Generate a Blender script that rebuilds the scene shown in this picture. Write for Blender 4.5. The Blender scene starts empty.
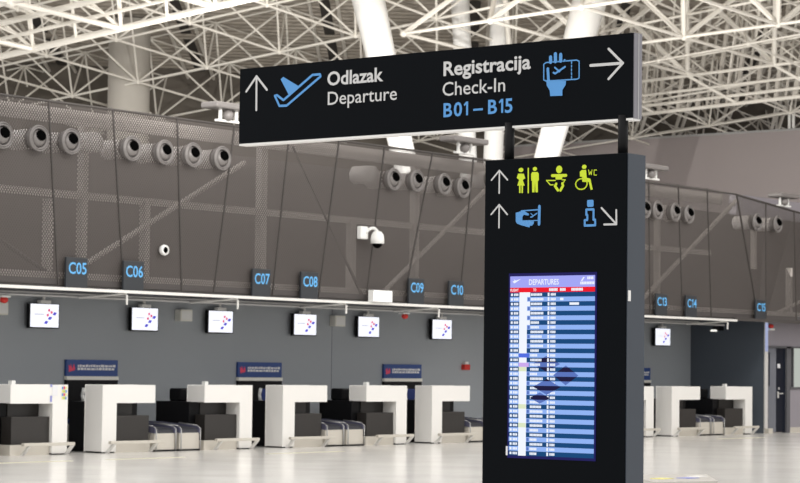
import bpy, math, random
from mathutils import Vector, Matrix

# ------------------------------------------------------------------ camera, world, lights, exposure
# World frame: +X runs along the row of check-in desks, +Y goes into the wall behind them, Z up (metres).
S = bpy.context.scene
COL = S.collection
CAM = (-27.736, -27.981, 1.4767)
Rv = Vector((0.61585714, -0.78776211, 0.01228156))
Uv = Vector((-0.05031402, -0.02376824, 0.99845058))
Fv = Vector((0.78624963, 0.61552086, 0.05427332))
cd = bpy.data.cameras.new('camera')
cam = bpy.data.objects.new('camera', cd); COL.objects.link(cam)
cam.matrix_world = Matrix(((Rv.x, Uv.x, -Fv.x, CAM[0]), (Rv.y, Uv.y, -Fv.y, CAM[1]), (Rv.z, Uv.z, -Fv.z, CAM[2]), (0, 0, 0, 1)))
cd.sensor_width = 36.0
cd.lens = 105.0
cd.clip_end = 400
cd.dof.use_dof = True
cd.dof.focus_distance = 16.6
cd.dof.aperture_fstop = 8.0
S.camera = cam
S.view_settings.view_transform = 'Standard'
S.view_settings.look = 'None'
S.view_settings.exposure = 0.0
S.view_settings.gamma = 1.0
S.view_settings.use_curve_mapping = False
W = bpy.data.worlds.new('hall_ambience'); S.world = W
W.use_nodes = True
bgn = W.node_tree.nodes['Background']
bgn.inputs[0].default_value = (1.0, 0.985, 0.97, 1); bgn.inputs[1].default_value = 1.25

def area_light(name, loc, size, power, aim=(0, 0, -1), col=(1, .96, .9)):
    l = bpy.data.lights.new(name, 'AREA'); l.shape = 'RECTANGLE'
    l.size, l.size_y = size; l.energy = power; l.color = col
    o = bpy.data.objects.new(name, l); COL.objects.link(o); o.location = loc
    o.rotation_euler = Vector(aim).to_track_quat('-Z', 'Y').to_euler()
    return o
# rows of ceiling lamps over the hall
for (lx, ly) in ((-14, -9), (0, -9), (14, -9), (28, -9)):
    area_light('ceiling_lamp', (lx, ly, 11.5), (9, 3), 620, (0, .25, -1))
# lamps over the staff side, above the open top of the perforated front
for lx, pw in ((2, 40), (12, 40), (21, 9)):
    area_light('staff_side_lamp', (lx, 1.0, 7.6), (9, 1.2), pw, (0, -.1, -1))
# added fill, aimed up to brighten the far roof deck and leaning columns
area_light('far_roof_fill', (34, 4, 4.5), (10, 10), 150, (0, 0.3, 1))
area_light('far_roof_fill', (17, 8, 4.5), (12, 6), 1000, (0.1, 0.2, 1))

# ------------------------------------------------------------------ materials
def mat(name, col, rough=.5, metal=0, emit=None, estr=1.0, noise=0, nscale=4, bump=0, spec=.5):
    m = bpy.data.materials.new(name); m.use_nodes = True
    nt = m.node_tree; b = nt.nodes['Principled BSDF']
    b.inputs['Base Color'].default_value = (*col, 1); b.inputs['Roughness'].default_value = rough
    b.inputs['Metallic'].default_value = metal; b.inputs['Specular IOR Level'].default_value = spec
    if emit:
        b.inputs['Emission Color'].default_value = (*emit, 1); b.inputs['Emission Strength'].default_value = estr
    if noise or bump:
        tc = nt.nodes.new('ShaderNodeTexCoord'); n = nt.nodes.new('ShaderNodeTexNoise')
        n.inputs['Scale'].default_value = nscale; n.inputs['Detail'].default_value = 4
        nt.links.new(tc.outputs['Object'], n.inputs['Vector'])
        if noise:
            mx = nt.nodes.new('ShaderNodeMix'); mx.data_type = 'RGBA'
            mx.inputs[6].default_value = (*[c * (1 - noise) for c in col], 1)
            mx.inputs[7].default_value = (*[min(1, c * (1 + noise)) for c in col], 1)
            nt.links.new(n.outputs['Fac'], mx.inputs[0]); nt.links.new(mx.outputs[2], b.inputs['Base Color'])
        if bump:
            bp = nt.nodes.new('ShaderNodeBump'); bp.inputs['Strength'].default_value = bump; bp.inputs['Distance'].default_value = .01
            nt.links.new(n.outputs['Fac'], bp.inputs['Height']); nt.links.new(bp.outputs[0], b.inputs['Normal'])
    return m

M = {}
M['steel_white'] = mat('white_painted_steel', (.80, .77, .71), .4, noise=.05, nscale=1)
M['cone'] = mat('white_column_paint', (.88, .88, .87), .35, noise=.02)
M['concrete'] = mat('grey_concrete', (.62, .59, .54), .8, noise=.12, nscale=1.2)
M['deck'] = mat('corrugated_roof_sheet', (.40, .36, .31), .55, noise=.08, nscale=.6)
M['slot'] = mat('dark_roof_slot', (.05, .045, .042), .8, noise=.1)
M['endwall'] = mat('mauve_grey_wall', (.36, .32, .32), .75, noise=.03, nscale=.4)
M['greywall'] = mat('blue_grey_wall', (.36, .385, .41), .55, noise=.05, nscale=.5)
M['darkwall'] = mat('dark_slate_wall', (.085, .102, .125), .5, noise=.05, nscale=.5)
M['soffit'] = mat('dark_soffit', (.10, .10, .11), .6, noise=.05)
M['void'] = mat('brown_inner_wall', (.075, .064, .06), .8, noise=.08, nscale=.7)
M['post'] = mat('pale_inner_steel', (.50, .46, .43), .5, noise=.05)
M['seam'] = mat('dark_panel_joint', (.055, .048, .045), .6, noise=.05)
M['rail'] = mat('white_rail', (.80, .79, .76), .35, noise=.03)
M['pipe'] = mat('grey_conduit', (.42, .42, .42), .35, .4, noise=.05)
M['black'] = mat('black_panel', (.002, .003, .0045), .4, noise=.05, spec=.05)
M['side'] = mat('slate_side_panel', (.036, .046, .062), .4, noise=.04, spec=.3)
M['alu'] = mat('brushed_aluminium', (.20, .195, .215), .38, .5, noise=.05, nscale=20)
M['lip'] = mat('pale_aluminium_edge', (.75, .74, .72), .3, .3, noise=.03)
M['desk'] = mat('white_laminate', (.83, .815, .785), .38, noise=.015, nscale=2)
M['brown'] = mat('dark_brown_laminate', (.02, .017, .015), .45, noise=.12, nscale=6)
M['blackbox'] = mat('black_plastic', (.007, .007, .008), .45, noise=.1, spec=.15)
M['farwall'] = mat('dark_olive_brown_wall', (.14, .125, .108), .8, noise=.15, nscale=.3, spec=.1)
M['cream'] = mat('cream_steel', (.60, .565, .50), .4, .15, noise=.04)
M['belt'] = mat('conveyor_belt', (.035, .036, .045), .5, noise=.1, nscale=30)
M['beltedge'] = mat('violet_grey_rail', (.16, .16, .24), .3, .4, noise=.05)
M['blue'] = mat('navy_blue_board', (.022, .068, .26), .45, noise=.03)
M['chairblue'] = mat('blue_upholstery', (.012, .03, .16), .7, noise=.1, nscale=20)
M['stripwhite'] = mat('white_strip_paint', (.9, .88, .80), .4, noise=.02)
M['speaker'] = mat('cream_loudspeaker', (.80, .79, .72), .5, noise=.02)
M['white'] = mat('white_plastic', (.82, .82, .80), .35, noise=.02)
M['nozzle'] = mat('grey_nozzle_paint', (.21, .195, .19), .4, .1, noise=.06)
M['duct'] = mat('pale_duct_sleeve', (.80, .76, .74), .5, noise=.08)
M['bore'] = mat('black_bore', (.002, .002, .002), .9, noise=.1, spec=.0)
M['red'] = mat('red_plastic', (.65, .03, .02), .4, noise=.03)
M['pink'] = mat('pink_red_print', (.80, .06, .14), .5, noise=.02)
M['print_white'] = mat('white_print', (.78, .78, .80), .5, noise=.02)
M['let_white'] = mat('white_sign_film', (.55, .55, .55), .5, noise=.02)
M['let_blue'] = mat('blue_sign_film', (.075, .28, .62), .5, noise=.02)
M['let_green'] = mat('lime_sign_film', (.56, .70, .01), .5, noise=.02)
M['tagface'] = mat('charcoal_tag', (.024, .028, .034), .5, noise=.05)
M['tag_blue'] = mat('backlit_blue_lettering', (.05, .2, .4), .5, emit=(.16, .50, .85), estr=.58, noise=.02)
M['screen_white'] = mat('lit_white_screen', (.3, .3, .3), .3, emit=(.90, .92, 1.0), estr=1.0, noise=.01)
def lit(n, c, s=1.0): return mat(n, (.002, .002, .002), .3, emit=c, estr=s, noise=.01, spec=.06)
M['px_red'] = lit('lit_red_block', (.75, .10, .22)); M['px_blue'] = lit('lit_blue_block', (.10, .09, .62)); M['px_grey'] = lit('lit_grey_mark', (.62, .62, .70))
M['sc_base'] = lit('lit_navy_screen', (.012, .01, .10)); M['sc_head'] = lit('lit_lavender_band', (.36, .38, .92)); M['sc_red'] = lit('lit_red_band', (.86, .006, .02))
M['sc_dark'] = lit('lit_dark_row', (.004, .060, .19)); M['sc_light'] = lit('lit_pale_row', (.28, .45, .90)); M['sc_white'] = lit('lit_white_text', (.88, .92, 1.0))
M['sc_navy'] = lit('lit_deep_navy_mark', (.008, .006, .045)); M['sc_mid'] = lit('lit_slate_blue_mark', (.10, .17, .50)); M['sc_yel'] = lit('lit_pale_yellow_cell', (.72, .80, .55)); M['sc_cblue'] = lit('lit_mid_blue_cell', (.08, .15, .75)); M['sc_pink'] = lit('lit_violet_cell', (.60, .40, .85))
M['lamp'] = lit('lit_emergency_diffuser', (1, .98, .95), 1.6)
M['spot'] = lit('lit_spot_lens', (1, .97, .9), 1.0)
M['strip'] = lit('lit_edge_strip', (.45, .50, .75), .8)
M['glassroom'] = lit('glow_of_room_beyond', (.62, .66, .60), .75)
M['mauve'] = mat('mauve_partition', (.29, .27, .30), .5, noise=.03)
M['doorgrey'] = mat('grey_glazed_leaf', (.16, .17, .20), .2, noise=.04)
M['doordark'] = mat('dark_navy_leaf', (.006, .009, .018), .3, noise=.05, spec=.15)
M['yellow'] = mat('yellow_floor_tape', (.72, .69, .52), .35, noise=.05)
M['leaf_y'] = mat('yellow_paper', (.78, .74, .25), .6, noise=.05); M['leaf_b'] = mat('blue_paper', (.28, .30, .60), .6, noise=.05); M['leaf_w'] = mat('white_paper', (.80, .79, .76), .6, noise=.03)
M['tabletop'] = mat('pale_table_laminate', (.50, .475, .44), .4, noise=.03); M['tableleg'] = mat('brown_grey_table_side', (.25, .21, .20), .5, noise=.05)

def floor_mat():
    m = mat('polished_pale_stone', (.66, .635, .585), .2)
    nt = m.node_tree; b = nt.nodes['Principled BSDF']
    tc = nt.nodes.new('ShaderNodeTexCoord')
    br = nt.nodes.new('ShaderNodeTexBrick'); br.offset = 0
    br.inputs['Scale'].default_value = 1.0; br.inputs['Mortar Size'].default_value = .004
    br.inputs['Brick Width'].default_value = .9; br.inputs['Row Height'].default_value = .9
    br.inputs['Color1'].default_value = (.74, .72, .69, 1); br.inputs['Color2'].default_value = (.72, .70, .67, 1); br.inputs['Mortar'].default_value = (.52, .50, .46, 1)
    nt.links.new(tc.outputs['Object'], br.inputs['Vector'])
    n = nt.nodes.new('ShaderNodeTexNoise'); n.inputs['Scale'].default_value = .7; n.inputs['Detail'].default_value = 5
    nt.links.new(tc.outputs['Object'], n.inputs['Vector'])
    mr = nt.nodes.new('ShaderNodeMapRange'); mr.inputs[3].default_value = .12; mr.inputs[4].default_value = .24
    nt.links.new(n.outputs['Fac'], mr.inputs[0]); nt.links.new(mr.outputs[0], b.inputs['Roughness'])
    nt.links.new(br.outputs['Color'], b.inputs['Base Color'])
    return m
M['floor'] = floor_mat()

def perforated_mat():
    # sheet with a staggered grid of round holes (real transparency, light passes through the holes)
    m = mat('perforated_brown_sheet', (.088, .076, .071), .65, .0)
    nt = m.node_tree; b = nt.nodes['Principled BSDF']; out = nt.nodes['Material Output']
    tc = nt.nodes.new('ShaderNodeTexCoord')
    sx = nt.nodes.new('ShaderNodeSeparateXYZ'); nt.links.new(tc.outputs['Object'], sx.inputs[0])
    def math_(op, a, bb=None):
        n = nt.nodes.new('ShaderNodeMath'); n.operation = op
        for i, v in enumerate((a, bb)):
            if v is None: continue
            if isinstance(v, (int, float)): n.inputs[i].default_value = v
            else: nt.links.new(v, n.inputs[i])
        return n.outputs[0]
    P = .056
    kx = 2 * math.pi / P; kz = kx / 1.3
    cx = math_('COSINE', math_('MULTIPLY', sx.outputs['X'], kx)); cz = math_('COSINE', math_('MULTIPLY', sx.outputs['Z'], kz))
    d = math_('MULTIPLY', cx, cz)              # positive on two staggered lattices
    hole = math_('GREATER_THAN', d, .20)
    tr = nt.nodes.new('ShaderNodeBsdfTransparent'); mx = nt.nodes.new('ShaderNodeMixShader')
    nt.links.new(hole, mx.inputs[0]); nt.links.new(b.outputs[0], mx.inputs[1]); nt.links.new(tr.outputs[0], mx.inputs[2])
    nt.links.new(mx.outputs[0], out.inputs['Surface'])
    return m
M['mesh'] = perforated_mat()

# ------------------------------------------------------------------ mesh helpers
class MB:
    """collects boxes, tubes, discs and polygons; build() links them as ONE mesh object"""
    def __init__(s): s.v = []; s.f = []
    def add(s, vs, fs):
        n = len(s.v); s.v += [tuple(p) for p in vs]; s.f += [tuple(i + n for i in q) for q in fs]; return s
    def box(s, x0, x1, y0, y1, z0, z1):
        return s.add([(x0, y0, z0), (x1, y0, z0), (x1, y1, z0), (x0, y1, z0), (x0, y0, z1), (x1, y0, z1), (x1, y1, z1), (x0, y1, z1)],
                     [(0, 3, 2, 1), (4, 5, 6, 7), (0, 1, 5, 4), (1, 2, 6, 5), (2, 3, 7, 6), (3, 0, 4, 7)])
    def tube(s, p, q, r, seg=6, r2=None, cap=True):
        p = Vector(p); q = Vector(q); d = (q - p)
        if d.length < 1e-6: return s
        d.normalize(); a = d.orthogonal().normalized(); b = d.cross(a); r2 = r if r2 is None else r2
        vs = []
        for c, rr in ((p, r), (q, r2)):
            for k in range(seg):
                t = 2 * math.pi * k / seg; vs.append(c + (a * math.cos(t) + b * math.sin(t)) * rr)
        fs = [(k, (k + 1) % seg, seg + (k + 1) % seg, seg + k) for k in range(seg)]
        if cap: fs += [tuple(range(seg))[::-1], tuple(range(seg, 2 * seg))]
        return s.add(vs, fs)
    def path(s, pts, r, seg=8):
        for p, q in zip(pts, pts[1:]): s.tube(p, q, r, seg)
        for p in pts[1:-1]: s.ball(p, r, 8, 5)
        return s
    def ball(s, c, r, seg=12, rings=8, sq=(1, 1, 1)):
        vs = []; fs = []
        for i in range(rings + 1):
            t = math.pi * i / rings
            for k in range(seg):
                a = 2 * math.pi * k / seg
                vs.append((c[0] + r * sq[0] * math.sin(t) * math.cos(a), c[1] + r * sq[1] * math.sin(t) * math.sin(a), c[2] + r * sq[2] * math.cos(t)))
        for i in range(rings):
            for k in range(seg):
                fs.append((i * seg + k, (i + 1) * seg + k, (i + 1) * seg + (k + 1) % seg, i * seg + (k + 1) % seg))
        return s.add(vs, fs)
    def lathe(s, prof, c, axis, seg=24):
        """prof: list of (radius, distance along axis)"""
        d = Vector(axis).normalized(); a = d.orthogonal().normalized(); b = d.cross(a); c = Vector(c); vs = []; fs = []
        for (r, h) in prof:
            for k in range(seg):
                t = 2 * math.pi * k / seg; vs.append(c + d * h + (a * math.cos(t) + b * math.sin(t)) * r)
        for i in range(len(prof) - 1):
            for k in range(seg): fs.append((i * seg + k, i * seg + (k + 1) % seg, (i + 1) * seg + (k + 1) % seg, (i + 1) * seg + k))
        return s.add(vs, fs)
    def prism_x(s, poly, x0, x1):           # polygon in (y,z) pushed along x
        n = len(poly)
        vs = [(x0, y, z) for y, z in poly] + [(x1, y, z) for y, z in poly]
        return s.add(vs, [tuple(range(n)), tuple(range(2 * n - 1, n - 1, -1))] + [(i, i + n, (i + 1) % n + n, (i + 1) % n) for i in range(n)])
    def build(s, name, m, parent=None, loc=None, bevel=0, smooth=False):
        me = bpy.data.meshes.new(name); me.from_pydata(s.v, [], s.f); me.update()
        me.materials.append(m)
        o = bpy.data.objects.new(name, me); COL.objects.link(o)
        if parent: o.parent = parent
        if loc: o.location = loc
        if smooth:
            for p in me.polygons: p.use_smooth = True
        if bevel:
            bv = o.modifiers.new('bevel', 'BEVEL'); bv.width = bevel; bv.segments = 2; bv.limit_method = 'ANGLE'
        return o

def tag(o, label, cat, group=None):
    o['label'] = label; o['category'] = cat
    if group: o['group'] = group
    return o
def thing(name, label, cat, loc=(0, 0, 0), group=None):
    o = bpy.data.objects.new(name, None); COL.objects.link(o); o.location = loc; o.empty_display_size = .1
    return tag(o, label, cat, group)
def struct(o, label=None):
    o['kind'] = 'structure'
    if label: o['label'] = label
    return o
KIDS = {}
def kids(o): return [c for c in bpy.data.objects if c.parent == o]
def dup(o, loc, label, parent=None):
    c = o.copy(); COL.objects.link(c)
    if parent: c.parent = parent
    else: c.location = loc; c['label'] = label
    for ch in kids(o): dup(ch, None, None, c)
    return c

# flat film lettering and symbols: fr maps (u, z) on a face to a 3-D point
_fontcache = {}
def text_geo(body, bold=0.0):
    cu = bpy.data.curves.new('lettering', 'FONT'); cu.body = body; cu.size = 1; cu.offset = bold; cu.resolution_u = 3; cu.fill_mode = 'FRONT'
    o = bpy.data.objects.new('lettering', cu); COL.objects.link(o)
    dg = bpy.context.evaluated_depsgraph_get(); dg.update()
    me = bpy.data.meshes.new_from_object(o.evaluated_get(dg))
    vs = [tuple(v.co) for v in me.vertices]; fs = [tuple(p.vertices) for p in me.polygons]
    bpy.data.objects.remove(o); bpy.data.curves.remove(cu); bpy.data.meshes.remove(me)
    return vs, fs
ONE = [(.0, .80), (.20, 1.0), (.36, 1.0), (.36, 0), (.20, 0), (.20, .80), (.06, .68)]
def lettering(mb, body, u0, u1, z0, cap, fr, bold=0.0):
    """lettering from the outlines of the built-in face, the figure 1 drawn with its flag"""
    key = ('H', bold)
    if key not in _fontcache: _fontcache[key] = max(v[1] for v in text_geo('H', bold)[0])
    H = _fontcache[key]; vs = []; fs = []
    if '1' not in body: vs, fs = text_geo(body, bold)
    else:
        u = 0
        for ch in body:
            if ch == ' ': u += .20; continue
            g = ([(x * H, y * H) for x, y in ONE], [(0, 1, 5, 6), (1, 2, 3, 4, 5)]) if ch == '1' else text_geo(ch, bold)
            a = min(v[0] for v in g[0]); b = max(v[0] for v in g[0]); n = len(vs)
            vs += [(v[0] - a + u, v[1]) for v in g[0]]; fs += [tuple(i + n for i in q) for q in g[1]]
            u += b - a + .10
    a = min(v[0] for v in vs); b = max(v[0] for v in vs); k = (u1 - u0) / (b - a)
    mb.add([fr(u0 + (v[0] - a) * k, z0 + v[1] * cap / H) for v in vs], fs)
    return mb
def rect(mb, u0, u1, z0, z1, fr): return mb.add([fr(u0, z0), fr(u1, z0), fr(u1, z1), fr(u0, z1)], [(0, 1, 2, 3)])
EPS = [0.0]
def poly(mb, pts, fr):
    EPS[0] += .00008
    return mb.add([fr(*p) for p in pts], [tuple(range(len(pts)))])
def disc(mb, c, ru, rz, fr, n=16): return poly(mb, [(c[0] + ru * math.cos(2 * math.pi * k / n), c[1] + rz * math.sin(2 * math.pi * k / n)) for k in range(n)], fr)
def stroke(mb, pts, w, fr):
    for (a, b), (c, d) in zip(pts, pts[1:]):
        L = math.hypot(c - a, d - b) or 1e-6; nx, nz = -(d - b) / L * w / 2, (c - a) / L * w / 2
        poly(mb, [(a + nx, b + nz), (a - nx, b - nz), (c - nx, d - nz), (c + nx, d + nz)], fr)
    closed = pts[0] == pts[-1]
    for p in (pts[:-1] if closed else pts): disc(mb, p, w / 2, w / 2, fr, 10)
def symbol(mb, items, fr):
    EPS[0] = 0.0
    for it in items:
        if it[0] == 's': stroke(mb, it[1], it[2], fr)
        elif it[0] == 'p': poly(mb, it[1], fr)
        elif it[0] == 'e': disc(mb, it[1], it[2], it[3], fr)
        elif it[0] == 'r':
            c, ru, rz, w = it[1:]; stroke(mb, [(c[0] + ru * math.cos(2 * math.pi * k / 24), c[1] + rz * math.sin(2 * math.pi * k / 24)) for k in range(24)] + [(c[0] + ru, c[1])], w, fr)
    return mb

FLOOD = 900
CONES = [([21.72, 11.94, 11.55], [22.44, 11.35, 7.73], 0.49, 0.37), ([28.05, 13.52, 12.53], [28.39, 13.45, 8.34], 0.28, 0.27), ([28.79, 12.56, 12.55], [28.88, 12.81, 8.35], 0.27, 0.29), ([25.46, 7.15, 11.63], [24.96, 8.16, 7.42], 0.5, 0.33)]
# symbols on the signs: strokes, polygons, discs and rings in metres on the sign faces
ICONS = {
 'up_arrow': [('s', [(-2.135, 3.37), (-2.138, 3.621)], 0.0176), ('s', [(-2.237, 3.514), (-2.138, 3.621), (-2.034, 3.514)], 0.0176)],
 'aircraft': [('p', [(-1.901, 3.582), (-1.877, 3.599), (-1.725, 3.52), (-1.82, 3.462)]), ('s', [(-1.955, 3.464), (-1.933, 3.467), (-1.871, 3.427), (-1.596, 3.594), (-1.525, 3.594), (-1.519, 3.578), (-1.839, 3.385), (-1.909, 3.387), (-1.955, 3.464)], 0.0176)],
 'ticket': [('s', [(0.437, 3.528), (0.456, 3.538), (0.699, 3.537), (0.721, 3.528), (0.722, 3.416), (0.705, 3.409), (0.457, 3.413), (0.438, 3.422), (0.437, 3.528)], 0.0086), ('s', [(0.662, 3.53), (0.662, 3.518)], 0.0086), ('s', [(0.662, 3.505), (0.662, 3.493)], 0.0086), ('s', [(0.662, 3.48), (0.662, 3.467)], 0.0086), ('s', [(0.662, 3.455), (0.663, 3.442)], 0.0086), ('s', [(0.663, 3.431), (0.663, 3.419)], 0.0086), ('s', [(0.494, 3.538), (0.493, 3.571)], 0.0257), ('s', [(0.533, 3.54), (0.532, 3.59)], 0.0257), ('s', [(0.575, 3.54), (0.575, 3.582)], 0.0257), ('s', [(0.607, 3.542), (0.607, 3.543)], 0.0152), ('s', [(0.478, 3.421), (0.472, 3.494)], 0.021), ('p', [(0.46, 3.418), (0.484, 3.425), (0.495, 3.415), (0.62, 3.403), (0.617, 3.376), (0.591, 3.344), (0.592, 3.305), (0.494, 3.309), (0.489, 3.348), (0.465, 3.381)]), ('s', [(0.518, 3.465), (0.533, 3.458), (0.611, 3.498)], 0.0133), ('s', [(0.529, 3.499), (0.568, 3.469)], 0.0114)],
 'right_arrow': [('s', [(0.812, 3.493), (1.064, 3.491)], 0.0191), ('s', [(0.953, 3.593), (1.064, 3.491), (0.954, 3.394)], 0.0171)],
 'up_arrow_a': [('s', [(0.122, 2.667), (0.122, 2.821)], 0.0111), ('s', [(0.057, 2.758), (0.122, 2.821), (0.19, 2.755)], 0.0111)],
 'up_arrow_b': [('s', [(0.123, 2.433), (0.123, 2.589)], 0.0111), ('s', [(0.057, 2.525), (0.123, 2.589), (0.191, 2.521)], 0.0111)],
 'restroom': [('e', (0.3, 2.817), 0.0198, 0.0148), ('p', [(0.277, 2.793), (0.323, 2.791), (0.336, 2.759), (0.321, 2.753), (0.316, 2.747), (0.332, 2.71), (0.271, 2.713), (0.286, 2.749), (0.28, 2.755), (0.266, 2.764)]), ('s', [(0.292, 2.712), (0.293, 2.667)], 0.0122), ('s', [(0.312, 2.711), (0.312, 2.666)], 0.0122), ('s', [(0.36, 2.825), (0.362, 2.662)], 0.01), ('e', (0.414, 2.819), 0.0172, 0.0137), ('p', [(0.393, 2.799), (0.437, 2.797), (0.446, 2.784), (0.447, 2.74), (0.439, 2.738), (0.44, 2.661), (0.421, 2.662), (0.416, 2.733), (0.413, 2.662), (0.394, 2.663), (0.392, 2.74), (0.385, 2.743), (0.384, 2.786)])],
 'boarding': [('s', [(0.453, 2.567), (0.451, 2.448)], 0.0211), ('s', [(0.305, 2.541), (0.447, 2.545)], 0.0082), ('s', [(0.316, 2.474), (0.448, 2.473)], 0.0059), ('p', [(0.261, 2.53), (0.292, 2.536), (0.322, 2.544), (0.37, 2.519), (0.365, 2.508), (0.327, 2.514), (0.316, 2.502), (0.316, 2.475), (0.411, 2.468), (0.409, 2.453), (0.396, 2.44), (0.379, 2.439), (0.374, 2.428), (0.306, 2.445), (0.272, 2.457), (0.262, 2.471)]), ('s', [(0.383, 2.497), (0.394, 2.498), (0.434, 2.521)], 0.0082), ('s', [(0.385, 2.521), (0.404, 2.506)], 0.0059)],
 'baby': [('e', (0.609, 2.807), 0.0249, 0.0255), ('s', [(0.554, 2.768), (0.664, 2.765)], 0.0198), ('p', [(0.58, 2.764), (0.636, 2.762), (0.634, 2.739), (0.582, 2.741)]), ('s', [(0.58, 2.735), (0.508, 2.738), (0.54, 2.707), (0.564, 2.707)], 0.007), ('s', [(0.636, 2.737), (0.659, 2.736), (0.643, 2.716)], 0.007), ('s', [(0.588, 2.712), (0.578, 2.698), (0.602, 2.669)], 0.0186), ('s', [(0.637, 2.713), (0.642, 2.697), (0.622, 2.668)], 0.0186)],
 'wheelchair': [('e', (0.808, 2.816), 0.018, 0.0144), ('p', [(0.774, 2.786), (0.791, 2.796), (0.823, 2.795), (0.828, 2.743), (0.857, 2.736), (0.876, 2.664), (0.86, 2.662), (0.844, 2.715), (0.794, 2.717), (0.792, 2.75), (0.775, 2.753)]), ('r', (0.788, 2.703), 0.045, 0.0354, 0.0089), ('s', [(0.845, 2.794), (0.851, 2.762), (0.859, 2.781), (0.867, 2.761), (0.872, 2.793)], 0.0052), ('s', [(0.909, 2.79), (0.889, 2.791), (0.889, 2.758), (0.909, 2.757)], 0.0052)],
 'info': [('p', [(0.836, 2.596), (0.878, 2.596), (0.883, 2.589), (0.884, 2.557), (0.876, 2.55), (0.839, 2.55), (0.833, 2.558), (0.833, 2.588)]), ('s', [(0.828, 2.533), (0.884, 2.533), (0.884, 2.465), (0.897, 2.465), (0.898, 2.428), (0.816, 2.428), (0.816, 2.464), (0.836, 2.465), (0.836, 2.497), (0.828, 2.499), (0.828, 2.533)], 0.015)],
 'down_arrow': [('s', [(0.946, 2.54), (1.062, 2.43)], 0.0127), ('s', [(1.06, 2.523), (1.062, 2.43), (0.967, 2.431)], 0.0127)],
}

def wl(o):
    v = Vector((0, 0, 0))
    while o: v += o.location; o = o.parent
    return v
_build = MB.build
def build(s, name, m, parent=None, **k):
    if parent:
        d = wl(parent); s.v = [(p[0] - d.x, p[1] - d.y, p[2] - d.z) for p in s.v]
    return _build(s, name, m, parent, **k)
MB.build = build
rnd = random.Random(7)

# ------------------------------------------------------------------ the setting: floor, walls, soffit
YM, YB = -.4, 2.3                      # perforated front, back wall
struct(MB().box(-60, 60, -60, 40, -.1, 0).build('floor', M['floor']), 'polished pale stone floor of the departures hall')
struct(MB().box(-12, 22.82, YB, YB + .2, 0, 2.75).build('wall_back', M['greywall']), 'blue grey wall behind the check-in desks')
struct(MB().box(8.735, 8.745, YB - .004, YB, 0, 2.75).build('trim_1', M['soffit']), 'thin joint in the grey wall')
struct(MB().box(22.8, 22.93, .22, YB + .2, 0, 2.75).build('wall_right', M['darkwall']), 'dark slate return wall beside the last desk')
struct(MB().box(22.79, 22.94, .19, .22, 0, 2.75).build('trim_2', M['lip']), 'pale metal edge of the dark return wall')
struct(MB().box(22.80, 22.93, .182, .19, 2.0, 2.7).build('trim_3', M['strip']), 'lit bluish strip on the wall edge')
struct(MB().box(-12, 34, -.34, YB + .2, 2.75, 2.86).build('ceiling', M['soffit']), 'dark soffit over the staff side')
struct(MB().box(-12, 34, YB, YB + .2, 2.86, 5.55).build('wall_inner', M['void']), 'brown inner wall behind the perforated sheets')
struct(MB().box(25.0, 34, YB - .02, YB + .18, 5.55, 6.08).build('trim_4', M['mauve']), 'pale parapet behind the folded corner of the perforated wall')
struct(MB().box(40, 40.4, -30, 24, 0, 9.4).build('wall_end', M['endwall']), 'mauve grey end wall below the roof')
struct(MB().box(39.96, 40.42, -30, 24, 9.4, 9.47).build('trim_5', M['pipe']), 'thin capping on top of the end wall')

struct(MB().add([(23.94, 36.8, 0), (50.51, 10.89, 0), (50.51, 10.89, 14), (23.94, 36.8, 14)], [(0, 1, 2, 3)]).build('wall_far', M['farwall']), 'dark far wall below the roof deck')
# partition with a door and a lit window beyond the dark return wall
struct(MB().box(22.94, 24.07, .22, .32, 2.14, 2.75).box(24.07, 34, .22, .32, 0, 1.12).box(24.07, 34, .22, .32, 2.14, 2.75).box(28, 34, .22, .32, 1.12, 2.14).build('wall_partition', M['mauve']), 'mauve partition around the dark door')
d1 = struct(MB().box(22.94, 22.97, .19, .32, 0, 2.14).box(23.90, 24.07, .19, .32, 0, 2.14).box(22.94, 24.07, .19, .32, 2.09, 2.14).build('door_1', M['soffit']), 'dark framed double door, right leaf nearly black')
lf = MB().box(22.97, 23.42, .23, .27, .02, 2.09).build('door_leaf', M['doorgrey'], d1)
MB().box(22.98, 23.09, .222, .23, 1.15, 1.98).build('glazing', M['doordark'], lf)
dl = MB().box(23.43, 23.90, .24, .28, .02, 2.09).build('door_leaf', M['doordark'], d1)
MB().box(23.50, 23.56, .225, .24, .86, 1.02).tube((23.53, .23, .97), (23.53, .17, .97), .012).tube((23.53, .17, .97), (23.66, .17, .97), .016).build('handle', M['lip'], dl)
MB().box(23.50, 23.62, .228, .24, 1.60, 1.70).build('notice', M['print_white'], dl)
MB().box(23.55, 23.60, .228, .24, 1.07, 1.12).build('lock_plate', M['lip'], dl)
w1 = struct(MB().box(24.10, 24.15, .21, .32, 1.12, 2.14).box(24.10, 28, .19, .32, 1.08, 1.13).box(24.10, 28, .21, .32, 2.10, 2.14).box(24.30, 24.33, .23, .32, 1.12, 2.14).build('window_1', M['soffit']), 'dark framed window into a lit room')
struct(MB().box(24.07, 30, 1.6, 1.65, .8, 2.5).build('wall_room', M['glassroom']), 'glowing wall standing for the lit room beyond the window')  # the wall itself glows in place of lamps in that room
struct(MB().box(24.07, 34, .19, .22, 0, .13).build('baseboard_partition', M['cream']), 'cream baseboard of the partition')
struct(MB().box(22.78, 23.0, .08, .19, 0, .12).build('trim_49', M['cream']), 'cream kerb at the foot of the wall edge')

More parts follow.
